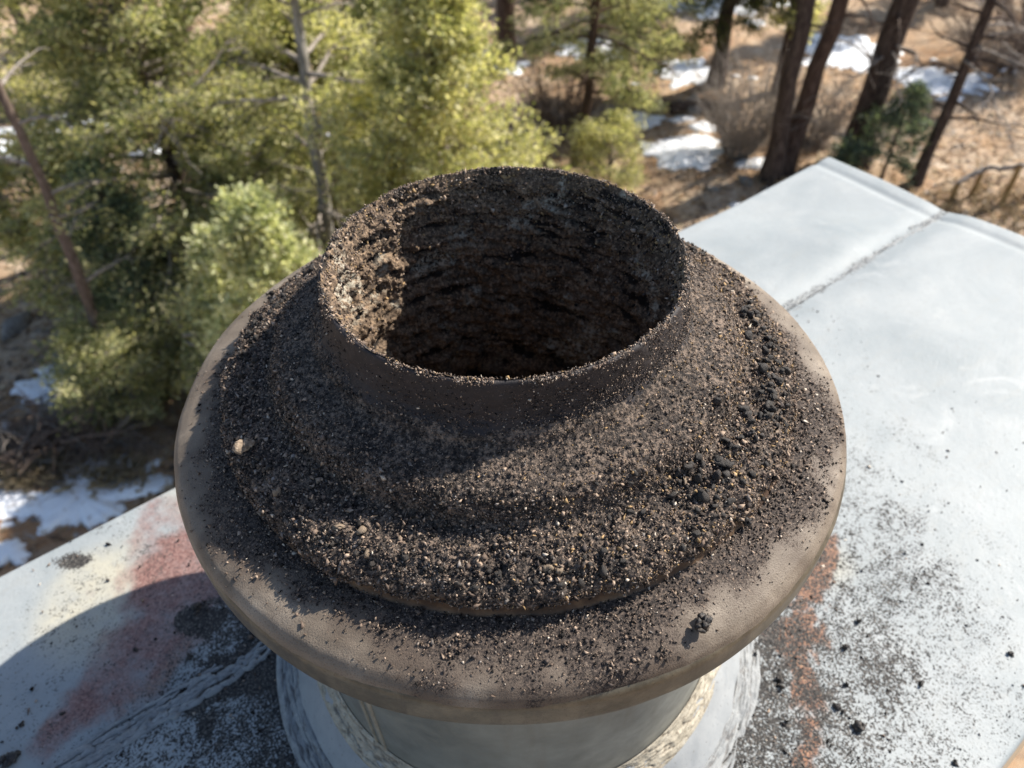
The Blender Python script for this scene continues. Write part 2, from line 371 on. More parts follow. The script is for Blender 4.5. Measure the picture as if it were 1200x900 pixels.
# flashing cone round the pipe and its caulk
V, N, F, th, kk = lathe(resample([(2.0, ZC-.01), (1.96, ZC+.06), (1.72, ZC+.44), (1.66, ZC+.5)], 14, 1)*S, 160)
V[:, 2] = V[:, 2]-CHZ; V += N*(fbm(V*60, 3, 12)*.0012)[:, None]
mk('flashing_cone', V, F, M['cone'], chase, True)
def strand(path, r0, seed, flat=.6, sides=7):
    n = len(path); P = np.array(path, float)
    t = np.arange(n)*.35
    wob = np.stack([fbm(np.stack([t, 0*t+seed*3.1+q*9, 0*t], -1), 4, 50+q) for q in range(3)], -1)
    P = P+wob*np.array([r0*.6, r0*.6, r0*.2])
    rr = r0*(.8+.28*vnoise(np.stack([t*1.7, 0*t+seed, 0*t+5], -1), 77))
    V, F = tube(P, np.maximum(rr, r0*.25), sides)
    V = V+(fbm(V*420, 2, 9)*r0*.22)[:, None]
    return V, F
def ring_path(r, z, a0=0, a1=360, n=260):
    a = np.radians(np.linspace(a0, a1, n)); return np.stack([r*S*np.cos(a), r*S*np.sin(a), 0*a+zl(z)], -1)
def crinkle(prof, seed, mat, amp, dens):
    q = resample(prof, 40, 1); V, N, F, th, kk = lathe(q, 900); r = np.hypot(V[:, 0], V[:, 1]); sl = kk/40.
    Pn = np.stack([np.cos(th)*9, np.sin(th)*9, sl*dens], -1); Pl = np.stack([np.cos(th)*26, np.sin(th)*26, sl*dens*1.6], -1)
    rg = 1-np.abs(fbm(Pn+seed, 3, seed)); cr = np.clip(rg-.82, 0, 1)*5
    env = np.sin(np.clip(sl, 0, 1)*PI)**.6
    h = amp*(.8*fbm(Pn*.6+9, 3, seed+5)+.5*vnoise(Pl, seed+6)+.25*vnoise(Pl*2.3, seed+7)-.9*cr)*env+amp*1.2*env*(1+.5*fbm(np.stack([np.cos(th)*3, np.sin(th)*3, 0*th], -1), 2, seed+8))
    V = (V+N*h[:, None])*S; V[:, 2] -= CHZ
    mk('caulk_bead', V, F, mat, chase, True, dict(crack=np.clip(cr*1.3, 0, 1)))
crinkle([(1.95, ZC+.075), (1.995, ZC+.028), (2.05, ZC+.012), (2.10, ZC+.006), (2.15, ZC+.0)], 61, M['caulk'], .017, 6)
crinkle([(1.655, ZC+.56), (1.675, ZC+.50), (1.70, ZC+.455), (1.74, ZC+.405), (1.78, ZC+.345)], 83, M['caulk2'], .016, 6)
cb = MB()      # frayed sealant strands along the seam, wide beside the pipe and thin beyond it
for i in range(15):
    u0 = -5.0+rng.random()*1.8; u1 = min(u0+1.2+rng.random()*1.6, -1.9); nn = SE+.12*(rng.random()*2-1)
    u = np.linspace(u0, u1, 90)
    n_ = nn+.05*np.sin(u*2.1+i)+(u+3)*.008*rng.normal()
    cb.add(*strand(np.stack([u*S, n_*S, zl(ZC+cap_height(u, n_)+.006)], -1), (.018+.02*rng.random())*S, 100+i))
cb.build('seam_sealant', M['caulk'], chase, True); cb = MB()
for i in range(26):
    u0 = 3.2+rng.random()*6.0; u1 = min(u0+.4+rng.random()*1.0, 9.56); nn = SE+.045*rng.normal()
    u = np.linspace(u0, u1, 50); n_ = nn+.02*np.sin(u*5+i)
    cb.add(*strand(np.stack([u*S, n_*S, zl(ZC+cap_height(u, n_)+.002)], -1), (.010+.014*rng.random())*S, 200+i))
cb.build('seam_sealant', M['caulk'], chase, True)

# ------------------------------------------------------------------ chimney pipe
PZ = ZC*S
pipe = tag(empty('chimney_pipe', (0, 0, PZ)), 'round metal chimney pipe with open flue mouth caked in dark creosote', 'chimney pipe')
def loc(V): V = np.array(V); V[:, 2] -= PZ; return V
V, N, F, th, kk = lathe(resample([(1.65, -1.02), (1.65, ZC+.02)], 30, 0)*S, 192); mk('outer_cylinder', loc(V), F, M['pipe'], pipe, True)
for a, rw in ((-128.3, .014), (-125.2, .018)):
    a = math.radians(a); p = np.array([[1.652*S*math.cos(a), 1.652*S*math.sin(a), z*S] for z in np.linspace(-1.05, ZC+.3, 14)])
    V, F = tube(p, rw*S, 8); mk('seam_rib', loc(V), F, M['rib'], pipe, True)
# top plate (sloping tan disc), its rolled edge band
NS = 840
q = resample([(1.58, -.77), (1.68, -.80), (1.80, -.828), (1.93, -.868), (1.985, -.895), (2.018, -.935), (2.03, -.985)], 60, 2)*S
V, N, F, th, kk = lathe(q, NS)
x, y = V[:, 0]/S, V[:, 1]/S; r = np.hypot(x, y); thd = np.degrees(th) % 360
V += N*((.005*fbm(np.stack([x*2, y*2, 0*x], -1), 2, 20)+.0012*fbm(np.stack([x*22, y*22, 0*x], -1), 2, 21))*S)[:, None]
def plate_soot(x, y):
    r = np.hypot(x, y); t = np.degrees(np.arctan2(y, x)) % 360
    n1 = fbm(np.stack([x*2.2, y*2.2, 0*x], -1), 4, 60); n2 = fbm(np.stack([x*9, y*9, 0*x], -1), 3, 61)
    # how far the soot reaches out from the lip, by bearing
    reach = np.interp(t, [0, 20, 60, 120, 170, 195, 212, 225, 238, 247, 256, 262, 270, 283, 290, 300, 312, 325, 340, 350, 360],
                      [.24, .18, .10, .08, .09, .15, .20, .15, .13, .13, .20, .27, .29, .29, .22, .16, .20, .27, .28, .26, .24])
    amt = np.interp(t, [0, 20, 60, 170, 200, 215, 230, 245, 252, 258, 268, 285, 292, 300, 315, 330, 345, 360],
                    [.62, .5, .4, .45, .55, .66, .64, .6, .5, .60, .66, .68, .62, .64, .68, .62, .62, .62])
    d = (r-1.66)/(reach*(1+.35*n1)+1e-3)
    s = amt*(.97-.25*sstep(0, .6, d))*(1-sstep(.35, 1.7, d+.35*n2))+.16*(1-sstep(.8, 2.4, d))+.16+.10*np.clip(n1, 0, 1)
    s = np.maximum(s, .60*(1-sstep(.02, .08, r-1.67+.02*n2)))
    return np.clip(s, 0, 1)
mk('top_plate', loc(V), F, M['plate'], pipe, True, dict(soot=plate_soot(x, y)))
q = resample([(2.012, -.955), (2.031, -.972), (2.037, -1.0), (2.036, -1.155), (2.03, -1.18), (2.01, -1.19), (1.97, -1.185), (1.95, -1.13), (1.66, -1.03)], 40, 1)*S
V, N, F, th, kk = lathe(q, 360); V += N*(fbm(V*18, 3, 30)*.00045)[:, None]; mk('edge_band', loc(V), F, M['band'], pipe, True)
# raised plate under the crust, its brown lip
q = resample([(1.55, -.66), (1.64, -.675), (1.672, -.70), (1.675, -.74), (1.683, -.785), (1.70, -.815)], 24, 1)*S
V, N, F, th, kk = lathe(q, 420); V += N*(fbm(V*40, 3, 31)*.0007)[:, None]; mk('raised_lip', loc(V), F, M['lip'], pipe, True)
# flue collar (outside smooth and sooty)
q = resample([(.975, -.004), (.992, .0), (1.0, -.012), (1.004, -.08), (1.006, -.16), (1.018, -.22), (1.04, -.262), (1.065, -.29), (1.06, -.33), (1.03, -.40)], 60, 1)*S
V, N, F, th, kk = lathe(q, 520); V += N*(fbm(V*170, 3, 32)*.0005+fbm(V*25, 2, 33)*.0006)[:, None]; mk('flue_collar', loc(V), F, M['collar'], pipe, True)

# creosote crust over the shoulder
CP = resample([(1.0, -.235), (1.03, -.255), (1.07, -.29), (1.088, -.32), (1.12, -.342), (1.2, -.372), (1.28, -.405), (1.315, -.43), (1.34, -.475), (1.365, -.54), (1.40, -.572), (1.45, -.588), (1.55, -.615), (1.62, -.65), (1.66, -.685), (1.672, -.74)], 132, 2)
def crust_disp(P):
    # P in flue radii; lumps, crumbs and grit
    t = np.degrees(np.arctan2(P[:, 1], P[:, 0])) % 360; r = np.hypot(P[:, 0], P[:, 1])
    edge = sstep(1.36, 1.5, r)
    rough_ = .35+.65*np.clip(np.interp(t, [0, 30, 60, 150, 170, 200, 240, 260, 300, 330, 360], [.9, .8, .6, .7, 1, .8, .9, .9, 1., 1.1, .9]), 0, 2)*(.35+.65*sstep(1.08, 1.5, r))
    a = .010*fbm(P*6, 2, 101)+.012*fbm(P*17, 3, 102)*(.3+.7*edge)+.010*np.abs(vnoise(P*34, 103))+.006*vnoise(P*62, 104)+.004*vnoise(P*110, 105)
    a += edge*.02*np.clip(fbm(P*11, 2, 107), 0, 1)
    return a*rough_
V, N, F, th, kk = lathe(CP, 1080)
P = V.copy(); r = np.hypot(P[:, 0], P[:, 1])
wob = .024*np.abs(1+fbm(np.stack([np.cos(th)*9, np.sin(th)*9, 0*th], -1), 3, 110)-.75)*sstep(1.45, 1.66, r)
P[:, 0] *= 1+wob/r; P[:, 1] *= 1+wob/r
Vc = (P+N*crust_disp(P)[:, None])*S
crust = mk('creosote_crust', loc(Vc), F, M['crust'], pipe, False)
crustP, crustN, crustR, crustT = Vc, N, r, np.degrees(th) % 360
# flue lining: the same crust inside, wavy ledges and cobweb strands running round
zz = -np.r_[np.linspace(0, 1.5, 120), np.linspace(1.52, 3.7, 60)]
q = np.stack([np.full(len(zz), .968), zz], -1); q[0] = (.985, .004); q[1] = (.978, -.004)
V, N, F, th, kk = lathe(q, 900); N = np.stack([-np.cos(th), -np.sin(th), 0*th], -1)
P3 = np.stack([V[:, 0]*2.2, V[:, 1]*2.2, V[:, 2]*7+.6*np.sin(th*2)], -1)
rid = 1-np.abs(fbm(P3*1.1, 3, 120)); 
rid2 = 1-np.abs(fbm(P3*np.array([1.6, 1.6, 2.6])+40, 3, 129)); a = (.10*np.clip(rid-.5, 0, 1)**1.5+.075*np.clip(rid2-.6, 0, 1))*sstep(0, -.12, V[:, 2])+.022*fbm(V*6, 3, 121)+.030*np.abs(vnoise(V*16, 122))+.014*vnoise(V*36, 123)+.005*vnoise(V*90, 124)
a *= .25+.75*sstep(0, -.12, V[:, 2])
Vi = (V+N*a[:, None])*S
mk('flue_lining', loc(Vi), F[:, ::-1], M['crust_in'], pipe, False, dict(ridge=np.clip(np.maximum((rid-.45)*1.5, (rid2-.55)*1.8)+.25*fbm(V*9, 2, 131), 0, 1)))
inP, inN, inZ = Vi, N, V[:, 2]
b_ = MB(); ang = np.linspace(0, 2*PI, 65)[:-1]
b_.add(np.vstack([np.stack([np.cos(ang)*.99, np.sin(ang)*.99, 0*ang-3.69], -1), [[0, 0, -3.69]]])*S-np.array([0, 0, PZ]), [[i, (i+1) % 64, 64, 64] for i in range(0)] or np.stack([np.arange(64), (np.arange(64)+1) % 64, np.full(64, 64)], -1))
mk('flue_bottom', b_.V[0], b_.F[0], M['collar'], pipe)

# grit lying on the crust
def pick(mask_p, n):
    p = mask_p/mask_p.sum(); return rng.choice(len(p), n, p=p)
BLK, DRK, BRN, TAN, PAL, GLD, GRY = (.013, .011, .010), (.058, .046, .040), (.17, .124, .095), (.34, .255, .19), (.55, .47, .38), (.36, .24, .12), (.20, .174, .155)
def crust_cols(R_, T_):
    n = len(R_)
    right = sstep(250, 300, np.where(T_ < 60, T_+360, T_))*(np.where(T_ < 60, 1, 1))
    c = palette(n, [BLK, DRK, BRN, TAN, PAL, GRY], [.20, .26, .26, .15, .014, .13])
    c2 = palette(n, [BLK, DRK, BRN, TAN, PAL, GLD], [.12, .20, .32, .22, .022, .11])
    u = rng.random(n) < right*.85
    c[u] = c2[u]
    inner = (R_ < 1.2) & (rng.random(n) < .5); c[inner] *= .7
    return c
area = crustR*(.75+.25*sstep(1.1, 1.35, crustR))
i = pick(area, 105000); jit = rng.normal(size=(len(i), 3))*.0006
sz = S*np.clip(rng.lognormal(math.log(.0044), .52, len(i)), .002, .017)*(.70+.42*sstep(1.1, 1.5, crustR[i]))
V, F, col = grains(crustP[i]+crustN[i]*sz[:, None]*.12+jit, sz, crust_cols(crustR[i], crustT[i]))
tag(mk('soot_grit', loc(V), F, M['grain'], pipe, False, None, col), kind='stuff')
# grit inside, on the rim, on the tan plate
lit = np.exp(-np.clip(-inZ, 0, 4)/.45)
i = pick(lit*(inZ > -2.2), 16000); sz = S*np.clip(rng.lognormal(math.log(.0062), .45, len(i)), .003, .02)
col = palette(len(i), [BLK, DRK, BRN, TAN, PAL, GLD], [.12, .22, .28, .24, .03, .11])
V, F, col = grains(inP[i]+inN[i]*sz[:, None]*.35, sz, col)
tag(mk('soot_grit', loc(V), F, M['grain'], pipe, False, None, col), kind='stuff')
a = rng.random(26000)*2*PI; a = a[fbm(np.stack([np.cos(a)*16, np.sin(a)*16, 0*a], -1), 4, 95) > rng.random(26000)*1.6-.55][:9000]; a = np.resize(a, 9000); rr = .987+.010*rng.normal(size=9000); zq = -.008-np.abs(rng.normal(size=9000))*.016
sz = S*np.clip(rng.lognormal(math.log(.0042), .35, 9000), .002, .010)
V, F, col = grains(np.stack([rr*np.cos(a), rr*np.sin(a), zq+.012], -1)*S, sz, palette(9000, [DRK, BRN, TAN, PAL, GRY], [.25, .28, .3, .05, .12]))
tag(mk('rim_grit', loc(V), F, M['grain'], pipe, False, None, col), kind='stuff')
a = np.where(rng.random(7000) < .6, np.radians(318+38*rng.normal(size=7000)), rng.random(7000)*2*PI); zq = -rng.random(7000)**.6*.26; rr = np.interp(-zq, [0, .08, .16, .25], [1.0, 1.005, 1.009, 1.036])
sz = S*np.clip(rng.lognormal(math.log(.0036), .4, 7000), .002, .010)
V, F, col = grains(np.stack([rr*np.cos(a), rr*np.sin(a), zq], -1)*S, sz, palette(7000, [BLK, DRK, BRN, TAN, PAL], [.3, .35, .2, .1, .03]))
tag(mk('collar_grit', loc(V), F, M['grain'], pipe, False, None, col), kind='stuff')
n = 120000; a = rng.random(n)*2*PI; r0 = np.sqrt(1.66**2+(2.01**2-1.66**2)*rng.random(n))
x, y = r0*np.cos(a), r0*np.sin(a); so = plate_soot(x, y); keep = rng.random(n) < np.clip(so-.12, 0, 1)**2.0*.55; x, y, r0, so = x[keep], y[keep], r0[keep], so[keep]
zp = np.interp(r0, [1.58, 1.68, 1.80, 1.93, 1.985, 2.018, 2.03], [-.77, -.80, -.828, -.868, -.895, -.935, -.985])
sz = S*np.clip(rng.lognormal(math.log(.0040), .52, len(x)), .0016, .016)
V, F, col = grains(np.stack([x, y, zp+.003], -1)*S, sz, palette(len(x), [BLK, DRK, BRN, TAN, PAL, GRY], [.26, .26, .26, .16, .03, .05]))
tag(mk('plate_grit', loc(V), F, M['grain'], pipe, False, None, col), kind='stuff')
# flakes of creosote big enough to pick off one by one
def chunk_mesh(name, seed, lump=.45, mat=None):
    bpy_v = []
    g = (1+5**.5)/2
    ico = np.array([(-1, g, 0), (1, g, 0), (-1, -g, 0), (1, -g, 0), (0, -1, g), (0, 1, g), (0, -1, -g), (0, 1, -g), (g, 0, -1), (g, 0, 1), (-g, 0, -1), (-g, 0, 1)], float)
    f = [(0, 11, 5), (0, 5, 1), (0, 1, 7), (0, 7, 10), (0, 10, 11), (1, 5, 9), (5, 11, 4), (11, 10, 2), (10, 7, 6), (7, 1, 8), (3, 9, 4), (3, 4, 2), (3, 2, 6), (3, 6, 8), (3, 8, 9), (4, 9, 5), (2, 4, 11), (6, 2, 10), (8, 6, 7), (9, 8, 1)]
    V = [tuple(v/np.linalg.norm(v)) for v in ico]; F = f
    cache = {}
    def midp(i, j):
        k = (min(i, j), max(i, j))
        if k not in cache:
            v = np.array(V[i])+np.array(V[j]); V.append(tuple(v/np.linalg.norm(v))); cache[k] = len(V)-1
        return cache[k]
    for _ in range(1):
        F2 = []
        for (i, j, k) in F:
            a_, b2, c_ = midp(i, j), midp(j, k), midp(k, i); F2 += [(i, a_, c_), (j, b2, a_), (k, c_, b2), (a_, b2, c_)]
        F = F2
    V = np.array(V); d = 1+lump*fbm(V*1.7+seed*11, 3, 200+seed)+.30*(vnoise(V*4.3+seed*7, 230+seed))
    V = V*d[:, None]*np.array([1, .55+.4*((seed*37) % 10)/10, .38+.3*((seed*53) % 10)/10])
    o = mk(name, V, np.array(F), mat or M['chunk'], None, False); me = o.data; bpy.data.objects.remove(o); return me
CH = [chunk_mesh('creosote_flake', s, .62) for s in range(6)]; CHP = [chunk_mesh('pale_flake', s+7, .5, M['pale']) for s in range(2)]
def on_crust(r, t):
    """surface point of the crust at radius r, bearing t"""
    k = int(round((t % 360)/360*1080)) % 1080; col_ = np.arange(132)+k*132
    j = col_[np.argmin(abs(np.hypot(crustP[col_, 0], crustP[col_, 1])/S-r))]; return crustP[j], crustN[j]
cl = [(1.51, 3, .05, 6, 18, .034), (1.54, 343, .05, 8, 40, .034), (1.50, 325, .06, 5, 16, .026), (1.51, 311, .08, 5, 34, .035), (1.58, 35, .03, 4, 9, .026), (1.55, 45, .03, 5, 8, .026), (1.55, 165, .05, 7, 22, .030), (1.54, 188, .05, 8, 18, .026), (1.58, 213, .03, 6, 8, .022), (1.60, 245, .03, 8, 14, .022), (1.61, 268, .03, 7, 20, .026), (1.60, 284, .04, 5, 16, .026), (1.45, 290, .12, 9, 14, .018), (1.35, 330, .12, 12, 12, .016)]
for (r_, t_, dr_, dt_, n_, s_) in cl:
    for _ in range(int(n_*2.2)):
        rq, tq = min(r_+rng.normal()*dr_, 1.65), t_+rng.normal()*dt_
        p_, nn_ = on_crust(rq, tq); s0 = S*s_*.52*min(1.9, rng.lognormal(-.1, .52))
        o = bpy.data.objects.new('creosote_flake', CH[rng.integers(6)]); C.objects.link(o); o.parent = crust
        o.location = p_-np.array([0, 0, PZ])+nn_*s0*.35; o.scale = (s0,)*3; o.rotation_euler = rng.random(3)*6
for (r_, t_, s_) in [(1.52, 244, .030), (1.55, 240, .026), (1.60, 247, .022), (1.59, 279, .020), (1.57, 277, .026), (1.51, 5, .030), (1.42, 308, .022), (1.49, 251, .016), (1.56, 231, .02), (1.58, 225, .026), (1.55, 219, .018), (1.3, 318, .014), (1.25, 300, .014)]:
    p_, nn_ = on_crust(r_, t_); o = bpy.data.objects.new('pale_flake', CHP[rng.integers(2)]); C.objects.link(o); o.parent = crust
    o.location = p_-np.array([0, 0, PZ])+nn_*S*s_*.3; o.scale = (S*s_,)*3; o.rotation_euler = rng.random(3)*6

# ------------------------------------------------------------------ loose lumps and specks
def lump(name, x, y, z, s, label, cat, mat, seed, n=3, group=None):
    V, F, k = [], [], 0
    for q in range(n):
        me = (CH if mat is M['chunk'] else CHP)[(seed+q) % (6 if mat is M['chunk'] else 2)]
        co = np.zeros(len(me.vertices)*3); me.vertices.foreach_get('co', co); co = co.reshape(-1, 3)@rand_rot(1)[0].T
        f = np.array([p.vertices[:] for p in me.polygons])
        off = rng.normal(size=3)*np.array([.55, .55, .12])*(q > 0); V.append((co*(.9 if q == 0 else .4+.35*rng.random())+off)*s*S); F.append(f+k); k += len(co)
    V = np.vstack(V); V[:, 2] -= np.percentile(V[:, 2], 8)
    o = mk(name, V, np.vstack(F), mat); o.location = (x*S, y*S, z*S); return tag(o, label, cat, group)
lump('soot_lump', .901, -1.723, -.842, .034, 'crumbly black soot lump lying alone on the tan plate front right', 'soot lump', M['chunk'], 0, 9)
lump('soot_lump', 1.185, -1.221, -.775, .026, 'small black soot lump just below the right crust edge on the plate', 'soot lump', M['chunk'], 2, 4)
lump('soot_flake', -1.354, -.87, -.575, .046, 'pale grey flake perched on the left edge of the crust', 'flake', M['pale'], 1, 3)
cx = [(2.211, -.642, .036), (2.74, -1.0, .050), (2.85, -.347, .030), (4.256, -.398, .026), (3.39, -.652, .028), (3.4, -1.29, .024), (2.62, -.85, .034), (-4.052, -1.217, .06), (-4.11, -.95, .026), (-3.82, -.86, .02), (-2.98, .12, .05), (-3.4, -.3, .02), (-2.9, -.35, .03), (3.05, -.1, .026)]
cxl = ['black soot lump on the cap close to the right side of the pipe base', 'biggest black soot lump on the white cap below the orange rust', 'black soot lump at the edge of the orange rust streak', 'lone black crumb far out on the clean right part of the cap', 'black soot crumb on speckled white paint right of the rust streak', 'black soot crumb on the cap near the lower right of the picture', 'black soot lump beside the lower orange rust patch on the cap', 'ragged black soot clump at the lower left end of the cap', 'single black speck on clean blue-white paint left of the rust tongue', 'tiny black crumb at the tip of the left rust tongue', 'dull black soot heap inside the shaded red stain beside the plate', 'black crumb on the shaded red stain near its left fringe', 'black soot lump on the frayed sealant left of the pipe', 'black crumb on white paint just right of the rust streak top']
for i_, ((x_, y_, s_), l_) in enumerate(zip(cx, cxl)):
    u_, n_ = x_*.788+y_*.616, -x_*.616+y_*.788
    lump('soot_lump', x_, y_, ZC+float(cap_height(np.array([u_]), np.array([n_]))[0])+(.014 if n_ < SE else 0), s_, l_, 'soot lump', M['chunk'], i_, 5, 'soot lumps lying on the cap')
n = 60000; uu = U0+rng.random(n)*(U1-U0); nv = N0+rng.random(n)*(N1-N0); x, y = uu*.788-nv*.616, uu*.616+nv*.788; r = np.hypot(x, y)
so = masks(x, y)[3]; keep = (r > 2.05) & (r < 6) & (rng.random(n) < np.clip(so, 0, 1)**1.8*.42); x, y, uu, nv = x[keep], y[keep], uu[keep], nv[keep]
sz = S*np.clip(rng.lognormal(math.log(.0075), .55, len(x)), .003, .03)
V, F, col = grains(np.stack([x, y, ZC+cap_height(uu, nv)+.016], -1)*S, sz, palette(len(x), [BLK, DRK, BRN, TAN, PAL], [.45, .3, .12, .08, .05]))
tag(mk('soot_specks', V, F, M['grain'], None, False, None, col), 'scattered black soot specks on the white cap around the pipe', 'soot', kind='stuff')
#BACKGROUND
# ------------------------------------------------------------------ yard: ground, snow, litter
b = NB('yard_ground', .95, .1)
n1 = b.noise(.45, 5, .65, .4); n2 = b.noise(7, 5, .7); n3 = b.noise(38, 4, .7)
c0 = b.ramp(n1, [(.34, (.27, .14, .07)), (.46, (.38, .25, .15)), (.58, (.47, .375, .28)), (.7, (.56, .47, .375))])
c0 = b.mix(b.step(n2, .42, .62), c0, (.27, .185, .125)); c0 = b.mix(b.math('MULTIPLY', b.step(n3, .5, .66), .75), c0, (.42, .33, .22))
c0 = b.mix(b.step(b.noise(60, 3, .7), .58, .66), c0, (.06, .045, .035))
b.color(c0); b.bump(b.math('ADD', n2, n3), .4, .03); M['ground'] = b.m
b = NB('snow', .55, .3); b.color(b.mix(b.step(b.noise(6, 5, .75), .56, .66), b.ramp(b.noise(3, 4), [(.3, (.70, .72, .75)), (.7, (.84, .85, .86))]), (.35, .27, .2))); b.bump(b.noise(8, 4), .5, .04); M['snow'] = b.m
def m_bark(name, a, c, d, sc_=9):
    b = NB(name, .9, .15); f = b.noise(1, 5, .7, .3, b.mapv((sc_*2.2, sc_*2.2, sc_*.45)))
    b.color(b.ramp(f, [(.33, a), (.5, c), (.68, d)])); return b.bump(f, .9, .03).m
M['bark'] = m_bark('pine_bark', (.035, .022, .017), (.085, .055, .042), (.16, .11, .085))
M['bark_dark'] = m_bark('dark_bark', (.028, .020, .016), (.07, .05, .041), (.15, .115, .095))
M['bark_grey'] = m_bark('grey_bark', (.10, .09, .08), (.26, .24, .215), (.46, .43, .39))
M['bark_red'] = m_bark('red_bark', (.09, .045, .022), (.24, .13, .06), (.42, .27, .14))
M['dead'] = m_bark('dead_wood', (.12, .10, .085), (.30, .26, .225), (.48, .43, .38), 14)
M['twig'] = m_bark('twig_wood', (.07, .05, .04), (.17, .125, .10), (.30, .24, .20), 14)
M['straw'] = NB('straw', .8, .2).color((.50, .40, .25)).m
M['rock'] = m_bark('rock', (.10, .09, .08), (.22, .20, .18), (.36, .33, .30), 4)
def m_leaf(name, cols, trans=.5):
    b = NB(name, .6, .25)
    g = b.n('ShaderNodeNewGeometry').outputs['Random Per Island']
    f = b.math('ADD', b.math('MULTIPLY', b.noise(1.5, 3, .6), .75), b.math('MULTIPLY_ADD', g, .42, -.10))
    c = b.ramp(f, [(.28+.13*i, k) for i, k in enumerate(cols)]); b.color(c)
    tr = b.n('ShaderNodeBsdfTranslucent'); b.set(tr.inputs[0], b.mix(1.0, c, (1.25, 1.25, .75), 'MULTIPLY'))
    mx = b.n('ShaderNodeMixShader'); mx.inputs[0].default_value = trans
    out = [x for x in b.t.nodes if x.type == 'OUTPUT_MATERIAL'][0]
    b.t.links.new(b.b.outputs[0], mx.inputs[1]); b.t.links.new(tr.outputs[0], mx.inputs[2]); b.t.links.new(mx.outputs[0], out.inputs[0])
    return b.m
M['leaf_yel'] = m_leaf('yellow_green_needles', [(.17, .185, .075), (.385, .39, .17), (.59, .565, .28), (.72, .67, .42)])
M['leaf_pale'] = m_leaf('silver_green_needles', [(.22, .25, .13), (.42, .45, .25), (.58, .59, .36), (.68, .66, .46)])
M['leaf_mid'] = m_leaf('green_needles', [(.11, .135, .065), (.255, .275, .135), (.44, .44, .23), (.62, .58, .34)])
M['leaf_blue'] = m_leaf('blue_green_needles', [(.04, .065, .05), (.085, .125, .09), (.15, .20, .14), (.25, .29, .20)])
M['leaf_dark'] = m_leaf('dark_needles', [(.016, .026, .015), (.035, .05, .022), (.07, .085, .03), (.13, .13, .045)])

t = np.linspace(-1, 1, 340); ax = np.sign(t)*(np.abs(t)*34+np.abs(t)**7*900)
X, Y = np.meshgrid(ax, ax+9, indexing='ij'); X, Y = X.ravel(), Y.ravel()
Z = gz(X, Y)+.05*fbm(np.stack([X*1.7, Y*1.7, 0*X], -1), 3, 91)*(np.hypot(X, Y) < 60)
tag(mk('ground', np.stack([X, Y, Z], -1), grid_faces(340, 340), M['ground'], None, True), 'tan yard littered with dry pine needles', 'ground', kind='structure')
def g1(x, y): return float(gz(np.array([x]), np.array([y]))[0])
def snow(pts, label, seed):
    p = np.array(pts); c = p.mean(0); d = p-c; ang = np.arctan2(d[:, 1], d[:, 0]); o = np.argsort(ang)
    rr = np.hypot(d[:, 0], d[:, 1])[o]; an = ang[o]
    th = np.linspace(-PI, PI, 120, endpoint=False); R_ = np.interp(th, np.r_[an-2*PI, an, an+2*PI], np.r_[rr, rr, rr])
    R_ = R_*(1+.34*fbm(np.stack([np.cos(th)*3.5, np.sin(th)*3.5, 0*th+seed], -1), 5, seed))
    s = np.linspace(0, 1, 14); x = c[0]+np.outer(R_*np.cos(th), s); y = c[1]+np.outer(R_*np.sin(th), s); x, y = x.ravel(), y.ravel(); ss = np.tile(s, 120)
    z = gz(x, y)+.05*fbm(np.stack([x*1.7, y*1.7, 0*x], -1), 3, 91)+.10*(1-ss**3)-.02+.05*fbm(np.stack([x*2, y*2, 0*x], -1), 3, seed+4)
    z[ss == 1] -= .06
    return tag(mk('snow_patch', np.stack([x, y, z], -1), grid_faces(120, 14, True), M['snow'], None, True), label, 'snow patch', 'patches of melting snow')
snow([(2.9, 15.9), (3.75, 16.1), (4.3, 14.5), (3.4, 13.9), (2.85, 14.8)], 'bright snow patch behind the far left edge of the cap, before the bare shrub', 1)
snow([(4.0, 20.2), (5.3, 20.4), (5.1, 18.8), (4.0, 18.4)], 'snow patch under the dark spruce in the far middle', 2)
snow([(-7.7, 7.6), (-7.4, 8.25), (-7.0, 8.0), (-7.2, 7.4)], 'small snow patch above the brush pile at the left', 3)
snow([(-7.4, 5.85), (-6.4, 5.72), (-5.5, 5.6), (-4.9, 6.0), (-4.8, 5.85), (-5.4, 5.36), (-6.1, 5.22), (-7.0, 5.3)], 'long snow bank just past the left edge of the cap', 4)
snow([(-6.9, 4.88), (-6.4, 4.9), (-6.2, 4.78), (-6.5, 4.7)], 'thin snow scrap nearest the left end of the cap', 5)
snow([(8.3, 22.2), (10.4, 21.8), (9.6, 19.5), (8.1, 20.0)], 'snow patch between the two thick pine trunks', 6)
snow([(10.4, 20.2), (11.9, 19.4), (10.8, 17.8), (9.9, 18.6)], 'snow patch behind the bare dead limbs at right', 7)
snow([(-8.6, 19.0), (-6.5, 19.5), (-5.2, 17.0), (-6.5, 16.0), (-8.5, 17.0)], 'snow field glimpsed through the yellow-green juniper foliage', 8)
snow([(-13.5, 17.5), (-11.0, 18.3), (-10.2, 16.0), (-12.5, 15.0)], 'snow glimpsed at the far left behind the leaning trunk', 9)
snow([(-3.2, 21), (-.8, 21.5), (-1.0, 19.6), (-2.9, 19.4)], 'snow by the foot of the far thick trunk', 10)
snow([(4.5, 27.5), (8.5, 27), (7.5, 24.3), (4.6, 25)], 'farthest snow strip in the top right behind the spruce', 11)
snow([(-2.6, 13.4), (-1.9, 13.6), (-1.8, 13), (-2.5, 12.9)], 'tiny snow scrap behind the grey trunk', 12)
snow([(1.2, 22), (3.0, 22.4), (2.8, 20.6), (1.3, 20.8)], 'snow patch in the far middle behind the slender trunk', 13)

